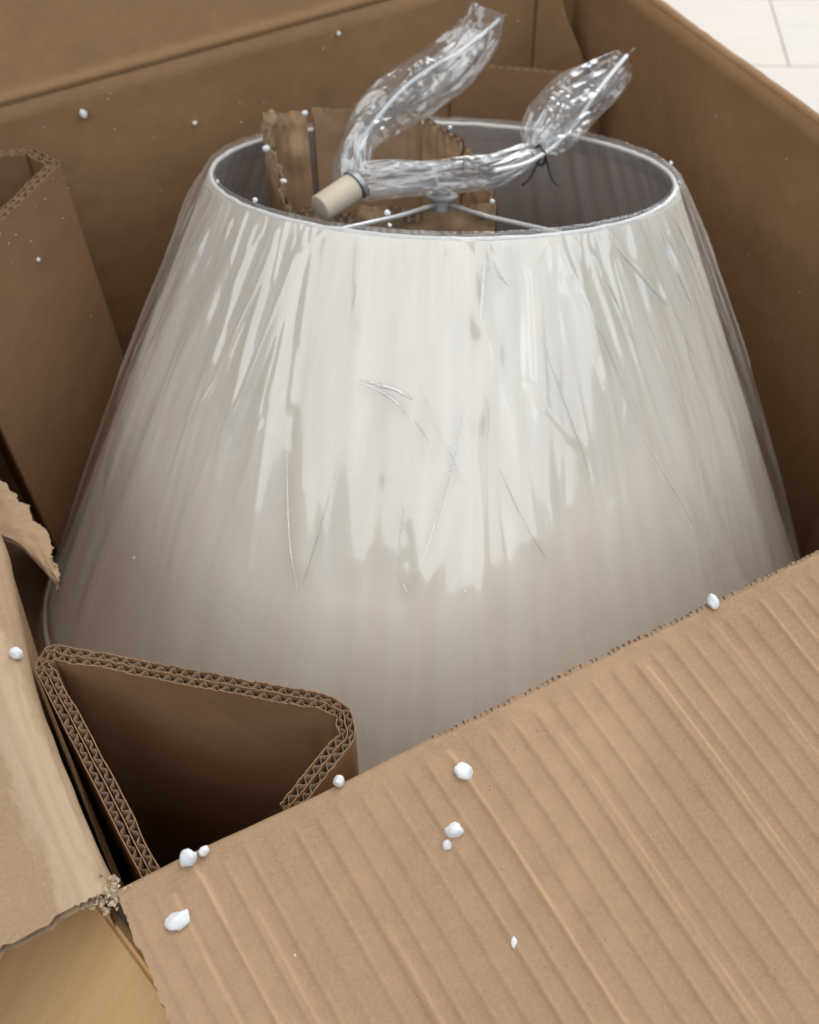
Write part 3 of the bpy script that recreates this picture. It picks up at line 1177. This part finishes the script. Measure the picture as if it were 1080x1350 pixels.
# narrow folds pinched up in the film
FO = [([(-2.372, .0755), (-2.32, .0765), (-2.25, .079), (-2.199, .0835)], .0014), ([(-2.368, .0765), (-2.30, .080), (-2.24, .0865), (-2.205, .0935)], .0010),
      ([(-2.19, .0945), (-2.15, .104), (-2.125, .112)], .0006), ([(-2.165, .082), (-2.11, .10), (-2.05, .128)], .0006),
      ([(-1.976, .008), (-1.985, .022), (-1.998, .042)], .0009), ([(-2.03, .07), (-2.08, .115), (-2.13, .155), (-2.178, .186)], .0007),
      ([(-2.178, .188), (-2.20, .180), (-2.21, .16), (-2.205, .14)], .0006), ([(-1.70, .008), (-1.62, .04), (-1.55, .075), (-1.50, .115)], .0007),
      ([(-1.50, .115), (-1.42, .15), (-1.33, .196)], .0005), ([(-1.558, .016), (-1.50, .04), (-1.455, .064)], .0007), ([(-1.469, .008), (-1.36, .03), (-1.262, .05)], .0009),
      ([(-1.19, .006), (-1.15, .03), (-1.10, .058)], .0010), ([(-1.06, .004), (-0.98, .03), (-0.93, .07)], .0009),
      ([(-1.944, .010), (-1.925, .018), (-1.899, .024)], .0008), ([(-2.56, .11), (-2.50, .165), (-2.455, .194)], .0007),
      ([(-2.39, .11), (-2.42, .16), (-2.445, .192)], .0006), ([(-1.80, .05), (-1.74, .09), (-1.69, .13)], .0006), ([(-1.95, .12), (-1.89, .15), (-1.835, .172)], .0006)]
for pts, r in FO:
    P = catmull([(a, h, 0) for a, h in pts], 12)
    path = [shade_pt(a, h, R0 + KK * h + 0.0046 + 0.0002 * math.sin(a * 90)) for a, h, _ in P]
    n_ = len(path)
    rad = [r * (0.15 + 0.85 * math.sin(PI * i / (n_ - 1)) ** 0.7) * (0.8 + 0.4 * nz(i * 0.35, r * 9000)) for i in range(n_)]
    mb = MB()
    tube(mb, path, rad, 8)
    mb.build('film_fold', FOLD, wrap, True)

# ---------------------------------------------------------------- torn cardboard sleeve inside the shade
sleeve = empty('torn_cardboard_sleeve', (0.33, 0.40, -0.12), 'crumpled cardboard sleeve with a torn top edge, standing inside the lampshade', 'cardboard sleeve')
SOFF = Matrix.Translation(-Vector(sleeve.location))


def sleeve_panel(p0, p1, zt0, zt1, zb, seed, name='sleeve_panel', crumple=0.004, rag=0.004, thick=0.004, curl=0.0):
    nu, nv = 70, 40
    p0, p1 = np.array(p0, float), np.array(p1, float)
    d = p1 - p0
    L = np.linalg.norm(d)
    nrm = np.array([d[1], -d[0]]) / L
    F = np.zeros((nu, nv, 3))
    for i in range(nu):
        a = i / (nu - 1)
        zt = zt0 + (zt1 - zt0) * a + rag * (nz(a * L * 60, seed) + 0.5 * nz(a * L * 220, seed + 2))
        for j in range(nv):
            b = (j / (nv - 1)) ** 0.6
            z = zb + (zt - zb) * b
            near = b ** 6
            off = crumple * (near + 0.15 * b) * (1.3 * nz(a * L * 60, z * 45, seed) + 0.45 * abs(nz(a * L * 150, z * 110, seed + 5))) + curl * near
            off += 0.0007 * b * math.sin(a * L / 0.0075 * 2 * PI) * min(0.45, near * 1.5 + 0.05)
            q = p0 + d * a + nrm * off
            F[i, j] = (q[0], q[1], z)
    mb = MB()
    mb.grid(F)
    G = F - np.array([nrm[0], nrm[1], 0]) * thick
    mb.grid(G)
    o = mb.build(name, K_TUBE, sleeve, True)
    o.matrix_parent_inverse = SOFF
    # crumpled flute between the two faces along the top edge
    cb = MB()
    nn = 160
    rows = np.zeros((nn, 3, 3))
    for i in range(nn):
        a = i / (nn - 1) * (nu - 1)
        i0 = min(int(a), nu - 2)
        f = a - i0
        A = F[i0, -1] * (1 - f) + F[i0 + 1, -1] * f
        B = G[i0, -1] * (1 - f) + G[i0 + 1, -1] * f
        w = 0.5 + 0.45 * math.sin(i / nn * L / 0.006 * 2 * PI)
        m = A * (1 - w) + B * w
        for k in range(3):
            rows[i, k] = m - np.array([0, 0, 0.0005 + 0.004 * k - 0.0012 * nz(i * 0.4, seed)])
    cb.grid(rows)
    cb.build('torn_flute', K_TORN, o)
    return o


sleeve_panel((0.2880, 0.487), (0.281, 0.432), 0.013, -0.034, -0.20, 1.0, crumple=0.004)
sleeve_panel((0.284, 0.436), (0.415, 0.373), -0.034, -0.034, -0.20, 5.0, crumple=0.006, rag=0.004)
sleeve_panel((0.418, 0.376), (0.424, 0.430), -0.034, -0.020, -0.20, 8.0, crumple=0.005, rag=0.006)
sleeve_panel((0.424, 0.434), (0.410, 0.468), -0.018, -0.012, -0.20, 11.0, crumple=0.004, rag=0.003)
sleeve_panel((0.408, 0.472), (0.327, 0.486), -0.012, 0.010, -0.20, 14.0, crumple=0.002, rag=0.0012)
sleeve_panel((0.320, 0.480), (0.2905, 0.488), 0.008, 0.014, -0.20, 17.0, crumple=0.007, rag=0.004, curl=0.004)

# ---------------------------------------------------------------- cream cap lying on the sleeve's edge
capo = empty('cream_plastic_cap', (0.279, 0.37, 0.012), 'short cream cylinder with a grey metal end, lying in the top of the lampshade', 'lamp fitting')
q0, q1 = np.array([0.2765, 0.368, 0.0145]), np.array([0.3040, 0.375, 0.0175])


def turned(p0, p1, prof, ns=40):
    d = (p1 - p0)
    L = np.linalg.norm(d)
    d = d / L
    a = np.cross(d, [0, 0, 1.0])
    a /= np.linalg.norm(a)
    b = np.cross(d, a)
    P = np.zeros((ns, len(prof), 3))
    for i in range(ns):
        t = 2 * PI * i / ns
        for j, (s, r) in enumerate(prof):
            P[i, j] = p0 + d * s * L + r * (math.cos(t) * a + math.sin(t) * b)
    mb = MB()
    mb.grid(P, closed_u=True)
    return mb


r = 0.0092
o = turned(q0, q1, [(0.0, 0.0001), (0.0, r * 0.9), (0.012, r * 0.97), (0.035, r), (0.97, r * 1.03), (1.0, r), (1.0, 0.0001)]).build('cap_sleeve', CREAM, capo, True)
o.matrix_parent_inverse = Matrix.Translation(-Vector(capo.location))
o.data.set_sharp_from_angle(angle=math.radians(40))
q2 = q1 + (q1 - q0) * 0.20 + np.array([0, 0, 0.001])
o = turned(q1 + (q1 - q0) * 0.01, q2, [(0, 0.0001), (0, r * 0.8), (0.3, r * 0.8), (0.35, r * 1.15), (0.9, r * 1.15), (1.0, r * 1.0), (1.0, 0.0001)]).build('metal_collar', GREYMETAL, capo, True)
o.matrix_parent_inverse = Matrix.Translation(-Vector(capo.location))
o.data.set_sharp_from_angle(angle=math.radians(40))


# ---------------------------------------------------------------- crinkled bags
def bag(root, name, path, widths, flat, seed, amp, mat, ns=110, per=34):
    P = catmull(path, per)
    n = len(P)
    tk = np.linspace(0, len(path) - 1, n)
    W = np.interp(tk, range(len(path)), widths)
    Fl = np.interp(tk, range(len(path)), flat)
    T_ = np.gradient(P, axis=0)
    T_ /= np.linalg.norm(T_, axis=1)[:, None]
    view = np.array(CAM) - P.mean(0)
    view /= np.linalg.norm(view)
    G = np.zeros((ns, n, 3))
    arc = np.linalg.norm(np.diff(P, axis=0), axis=1).sum()
    for i in range(n):
        a = np.cross(T_[i], view)
        a /= np.linalg.norm(a)
        b = np.cross(a, T_[i])
        tw = 0.5 * nz(i * 0.02, seed)
        a2, b2 = a * math.cos(tw) + b * math.sin(tw), b * math.cos(tw) - a * math.sin(tw)
        for k in range(ns):
            q = 2 * PI * k / ns
            p = P[i] + W[i] * math.cos(q) * a2 + W[i] * Fl[i] * math.sin(q) * b2
            s = 0.0
            ln = i / n * arc
            cq, sq = math.cos(q), math.sin(q)
            for (f, g, m) in ((1.3, 16, 1.0), (2.7, 30, 0.6), (5.5, 55, 0.22)):
                s += m * (1 - 2.4 * abs(mnoise.noise(Vector((cq * f + seed, sq * f + ln * g * 0.4, ln * g)))))
            s += 0.22 * (1 - 2.4 * abs(mnoise.noise(Vector((p[0] * 110 + seed, p[1] * 110, p[2] * 110)))))
            rad = (math.cos(q) * a2 + math.sin(q) * b2)
            G[k, i] = p + rad * amp * (0.35 + 0.65 * min(1, W[i] / 0.015)) * (s - 0.5)
    mb = MB()
    mb.grid(G, closed_u=True)
    o = mb.build(name, mat, root, True)
    o.matrix_parent_inverse = Matrix.Translation(-Vector(root.location))
    return o


def child(o, root):
    o.matrix_parent_inverse = Matrix.Translation(-Vector(root.location))
    return o


bagA = empty('plastic_bag', (0.345, 0.40, 0.01), 'long crinkled clear plastic bag curling out of the lampshade, raised end at top', 'plastic bag', 'clear bags tied above the lampshade')
pathA = [(0.4565, 0.462, 0.062), (0.448, 0.460, 0.046), (0.424, 0.452, 0.036), (0.385, 0.438, 0.032), (0.351, 0.424, 0.031), (0.323, 0.405, 0.029),
         (0.3125, 0.390, 0.014), (0.333, 0.379, 0.012), (0.367, 0.374, 0.0055), (0.408, 0.374, -0.004), (0.448, 0.388, -0.013), (0.461, 0.397, -0.020)]
wA = [0.0110, 0.0155, 0.0185, 0.0195, 0.0165, 0.0110, 0.0125, 0.0115, 0.0100, 0.0115, 0.0080, 0.0025]
bag(bagA, 'bag_film', pathA, wA, [0.35, .4, .42, .42, .5, .7, .8, .7, .6, .55, .6, .8], 1.0, 0.0019, BAG)
inA = [tuple(np.array(p) + np.array([0.001, -0.001, 0.001])) for p in pathA[4:11]]
bag(bagA, 'inner_fold', inA, [0.006, 0.0075, 0.0085, 0.0085, 0.007, 0.008, 0.005], [.5] * 7, 5.0, 0.0022, BAG, ns=70, per=26)
inA2 = pathA[1:5]
bag(bagA, 'inner_fold', inA2, [0.008, 0.010, 0.009, 0.005], [.3] * 4, 9.0, 0.002, BAG, ns=70, per=26)
mb = MB()
cp = catmull([(0.4660, 0.460, 0.0520), (0.452, 0.458, 0.046), (0.430, 0.452, 0.0415), (0.402, 0.444, 0.0405), (0.372, 0.432, 0.0385), (0.341, 0.414, 0.0330), (0.322, 0.40, 0.027), (0.318, 0.388, 0.018)], 10)
tube(mb, cp, 0.0017, 10)
child(mb.build('cord', CORD, bagA, True), bagA)
mb = MB()
tube(mb, [(0.466, 0.460, 0.0520), (0.4725, 0.4612, 0.0535)], [0.0008, 0.0004], 8)
child(mb.build('cord_tip', TIP, bagA, True), bagA)

bagB = empty('plastic_bag', (0.50, 0.42, -0.02), 'short crinkled clear plastic bag resting on the far right rim beyond the black tie', 'plastic bag', 'clear bags tied above the lampshade')
pathB = [(0.4625, 0.399, -0.0215), (0.470, 0.404, -0.017), (0.487, 0.414, -0.014), (0.515, 0.428, -0.012), (0.550, 0.441, -0.010), (0.574, 0.449, -0.006)]
wB = [0.0035, 0.0150, 0.0205, 0.0215, 0.0180, 0.0095]
bag(bagB, 'bag_film', pathB, wB, [.8, .6, .5, .45, .4, .35], 21.0, 0.0020, BAG)
bag(bagB, 'inner_fold', pathB[:5], [0.002, 0.008, 0.012, 0.011, 0.007], [.5] * 5, 27.0, 0.0022, BAG, ns=70, per=26)
mb = MB()
cp = catmull([(0.405, 0.362, 0.004), (0.436, 0.374, -0.008), (0.4625, 0.390, -0.018), (0.479, 0.398, -0.020), (0.507, 0.412, -0.017), (0.535, 0.428, -0.009), (0.562, 0.440, -0.0005), (0.573, 0.446, 0.001)], 10)
tube(mb, cp, 0.0017, 10)
child(mb.build('cord', CORD, bagB, True), bagB)
mb = MB()
tube(mb, [(0.573, 0.446, 0.001), (0.583, 0.450, 0.0025)], [0.0009, 0.0005], 8)
child(mb.build('cord_tip', TIP, bagB, True), bagB)

tie = MB()
tube(tie, catmull([(0.4630, 0.3945, -0.0130), (0.4665, 0.3965, -0.0175), (0.4675, 0.3920, -0.0235), (0.4630, 0.3900, -0.0265), (0.4585, 0.3935, -0.0225), (0.4590, 0.3960, -0.0160), (0.4630, 0.3945, -0.0130)], 8), 0.0012, 8)
tube(tie, catmull([(0.4655, 0.3915, -0.0165), (0.456, 0.386, -0.022), (0.446, 0.379, -0.0255), (0.4375, 0.375, -0.026)], 8), 0.0009, 8)
tube(tie, catmull([(0.4655, 0.3915, -0.0165), (0.466, 0.386, -0.026), (0.466, 0.380, -0.033), (0.468, 0.374, -0.036)], 8), 0.0009, 8)
o = tie.build('twist_tie', BLACK, None, True)
tag(o, 'thin black tie knotted round the neck of the clear plastic bags, ends loose', 'tie')


# ---------------------------------------------------------------- foam crumbs
def crumb(loc, r, label, seed, shape='round', group='white foam crumbs from the packing'):
    bm = bmesh.new()
    bmesh.ops.create_icosphere(bm, subdivisions=3, radius=1)
    sx, sy, sz = {'round': (1, 1, 0.8), 'long': (0.5, 1.15, 0.5), 'chunk': (1.1, 0.8, 0.75), 'bitten': (1.15, 0.95, 0.75)}[shape]
    for v in bm.verts:
        n = v.co.normalized()
        d = 1 + 0.16 * mnoise.noise(n * 1.7 + Vector((seed, 0, 0))) + 0.05 * mnoise.noise(n * 5 + Vector((0, seed, 0))) - 0.10 * abs(mnoise.noise(n * 3.2 + Vector((seed, seed, 0))))
        # flattened cell faces
        for k in range(5):
            q = Vector((math.sin(seed * 3 + k * 2.1), math.cos(seed * 5 + k * 1.3), math.sin(k * 1.7 + seed))).normalized()
            t = n.dot(q)
            if t > 0.82:
                d *= 0.82 / t
        if shape == 'bitten':
            q = Vector((0.1, 0.8, 0.6)).normalized()
            t = n.dot(q)
            if t > 0.45:
                d *= 1 - 0.75 * (t - 0.45)
        v.co = Vector((n.x * sx, n.y * sy, n.z * sz)) * d * r
    me = bpy.data.meshes.new('foam_crumb')
    bm.to_mesh(me)
    bm.free()
    o = link('foam_crumb', me, FOAM, None, True)
    o.location = loc
    o.rotation_euler = (seed, seed * 0.7, seed * 2.1) if shape in ('round', 'chunk') else (0, 0, seed)
    tag(o, label, 'foam crumb', group)
    return o


def on_flap(x, y):
    return -0.0012 - 0.20 * (-y)


crumb((0.1575, -0.0225, on_flap(0, -0.0225) + 0.003), 0.0046, 'round white foam crumb highest on the ribbed front flap, below its middle fold', 0.4)
crumb((0.1405, -0.0435, on_flap(0, -0.0435) + 0.003), 0.0044, 'larger upper bead of the touching pair of foam crumbs on the front flap', 1.3)
crumb((0.1345, -0.0475, on_flap(0, -0.0475) + 0.0022), 0.0030, 'smaller lower bead of the touching pair of foam crumbs on the front flap', 2.2, 'chunk')
crumb((0.0185, -0.0245, on_flap(0, -0.0245) + 0.003), 0.0050, 'white foam crumb with a notch on the front flap near its left corner', 0.2, 'bitten')
crumb((0.1405, -0.0945, on_flap(0, -0.0945) + 0.0018), 0.0034, 'thin elongated foam sliver lying lowest on the front flap', -0.5, 'long')
crumb((0.0323, -0.0045, 0.0036), 0.0047, 'big foam crumb perched on the front fold near the left corner', 3.1, 'chunk')
crumb((0.0395, -0.0045, 0.0028), 0.0026, 'small foam crumb perched on the front fold right of the big one', 4.7)
crumb((0.3108, -0.0030, 0.0030), 0.0036, 'foam crumb perched on the right half of the front fold under the shade', 5.2, 'chunk')
crumb((0.1050, -0.0025, 0.0028), 0.0034, 'foam crumb on the front fold where the corner insert disappears behind it', 6.6, 'chunk')
crumb((0.0000, 0.1350, 0.0014), 0.0036, 'foam crumb on the left rim beside the corner insert', 7.4)
crumb((0.193, 0.6115, -0.022), 0.0036, 'largest foam crumb clinging to the back wall, left of the lampshade', 8.1)
crumb((0.279, 0.6125, -0.057), 0.0022, 'small foam crumb on the back wall straight above the left rim of the shade', 9.2)
crumb((0.165, 0.634, 0.038), 0.0022, 'tiny foam crumb on the standing back flap near its left end', 10.1)
crumb((0.410, 0.6125, -0.016), 0.0024, 'foam crumb high on the back wall left of the raised bag end', 11.3)
crumb((0.113, 0.4905, -0.047), 0.0016, 'tiny foam crumb near the top of the tall left insert', 12.5)
crumb((0.110, 0.4890, -0.171), 0.0030, 'largest foam crumb low on the face of the tall left insert', 13.6, 'chunk')
crumb((0.142, 0.5140, -0.128), 0.0014, 'tiny foam crumb near the right edge of the tall left insert', 14.4)
crumb((0.631, 0.6000, -0.077), 0.0024, 'foam crumb on the glue tab in the far right corner', 15.9)
sm = [(3.02, -0.006, 'foam crumb on the left end of the lampshade rim'), (-2.93, -0.0065, 'foam crumb on the left front of the lampshade rim'),
      (-2.32, -0.0065, 'foam crumb stuck on the front rim near the left spider arm'), (-0.45, -0.006, 'foam crumb stuck on the right end of the lampshade rim')]
for i, (a, h, lb) in enumerate(sm):
    p = SM @ Vector(shade_pt(a, h, R0))
    crumb(p, 0.0013 + 0.0004 * (i % 2), lb, 20.0 + i)
for i, (p, r, lb) in enumerate([((0.2735, 0.445, 0.0165), 0.0033, 'foam crumb on the torn left edge of the inner cardboard sleeve'),
                                ((0.268, 0.405, 0.0165), 0.0026, 'small foam crumb halfway along the torn left sleeve edge'),
                                ((0.3150, 0.3475, 0.0105), 0.0030, 'foam crumb on the front edge of the sleeve under the left spider arm'),
                                ((0.3800, 0.3240, 0.0115), 0.0028, 'foam crumb on the right front corner of the torn sleeve'),
                                ((0.3180, 0.4780, 0.0120), 0.0030, 'foam crumb caught in the crumpled far left corner of the sleeve'),
                                ((0.3960, 0.4080, 0.0150), 0.0026, 'foam crumb on the far right edge of the sleeve behind the hub')]):
    crumb(p, r * 0.8, lb, 30.0 + i, 'chunk' if i % 2 else 'round')
for i, (a, h, lb) in enumerate([(-2.045, 0.186, 'tiny foam crumb on the film at the lower middle of the lampshade'), (-2.98, 0.215, 'tiny foam flake on the film at the lower left of the lampshade')]):
    p = SM @ Vector(shade_pt(a, h, R0 + KK * h + 0.0045))
    crumb(p, 0.0011, lb, 40.0 + i)

# finest foam dust sprinkled over flaps, walls and insert
mb = MB()


def dust(p, r):
    vs = [(p[0] + r * a, p[1] + r * b, p[2] + r * c) for a, b, c in ((1, 0, 0), (-1, .2, 0), (0, 1, .1), (.1, -1, 0), (0, 0, .9), (0, .1, -.9))]
    mb.add(vs, [(0, 2, 4), (2, 1, 4), (1, 3, 4), (3, 0, 4), (2, 0, 5), (1, 2, 5), (3, 1, 5), (0, 3, 5)])


for k in range(45):
    x, y = random.uniform(0.0, 0.45), -random.uniform(0.01, 0.18)
    dust((x, y, on_flap(x, y) + 0.0008), random.choice([0.0003, 0.0004, 0.0006]))
for k in range(50):
    dust((random.uniform(0.02, 0.6), 0.6125, -random.uniform(0.0, 0.16)), random.choice([0.0003, 0.0005, 0.0007]))
for k in range(30):
    dust((0.6385, random.uniform(0.2, 0.6), -random.uniform(0.0, 0.2)), random.choice([0.0003, 0.0005]))
for k in range(14):
    t = random.random()
    dust((0.037 + 0.112 * t + 0.003, 0.431 + 0.09 * t - 0.002, -random.uniform(0.0, 0.04)), random.choice([0.0003, 0.0005]))
for k in range(60):
    a, h = random.uniform(-PI, 0.2), random.uniform(0.0, 0.28)
    p = SM @ Vector(shade_pt(a, h, R0 + KK * h + 0.0045))
    dust(p, random.choice([0.0002, 0.0003, 0.0004]))
tag(mb.build('foam_dust', FOAM), 'fine specks of white foam dust over the flaps, walls and film', 'foam dust', kind='stuff')
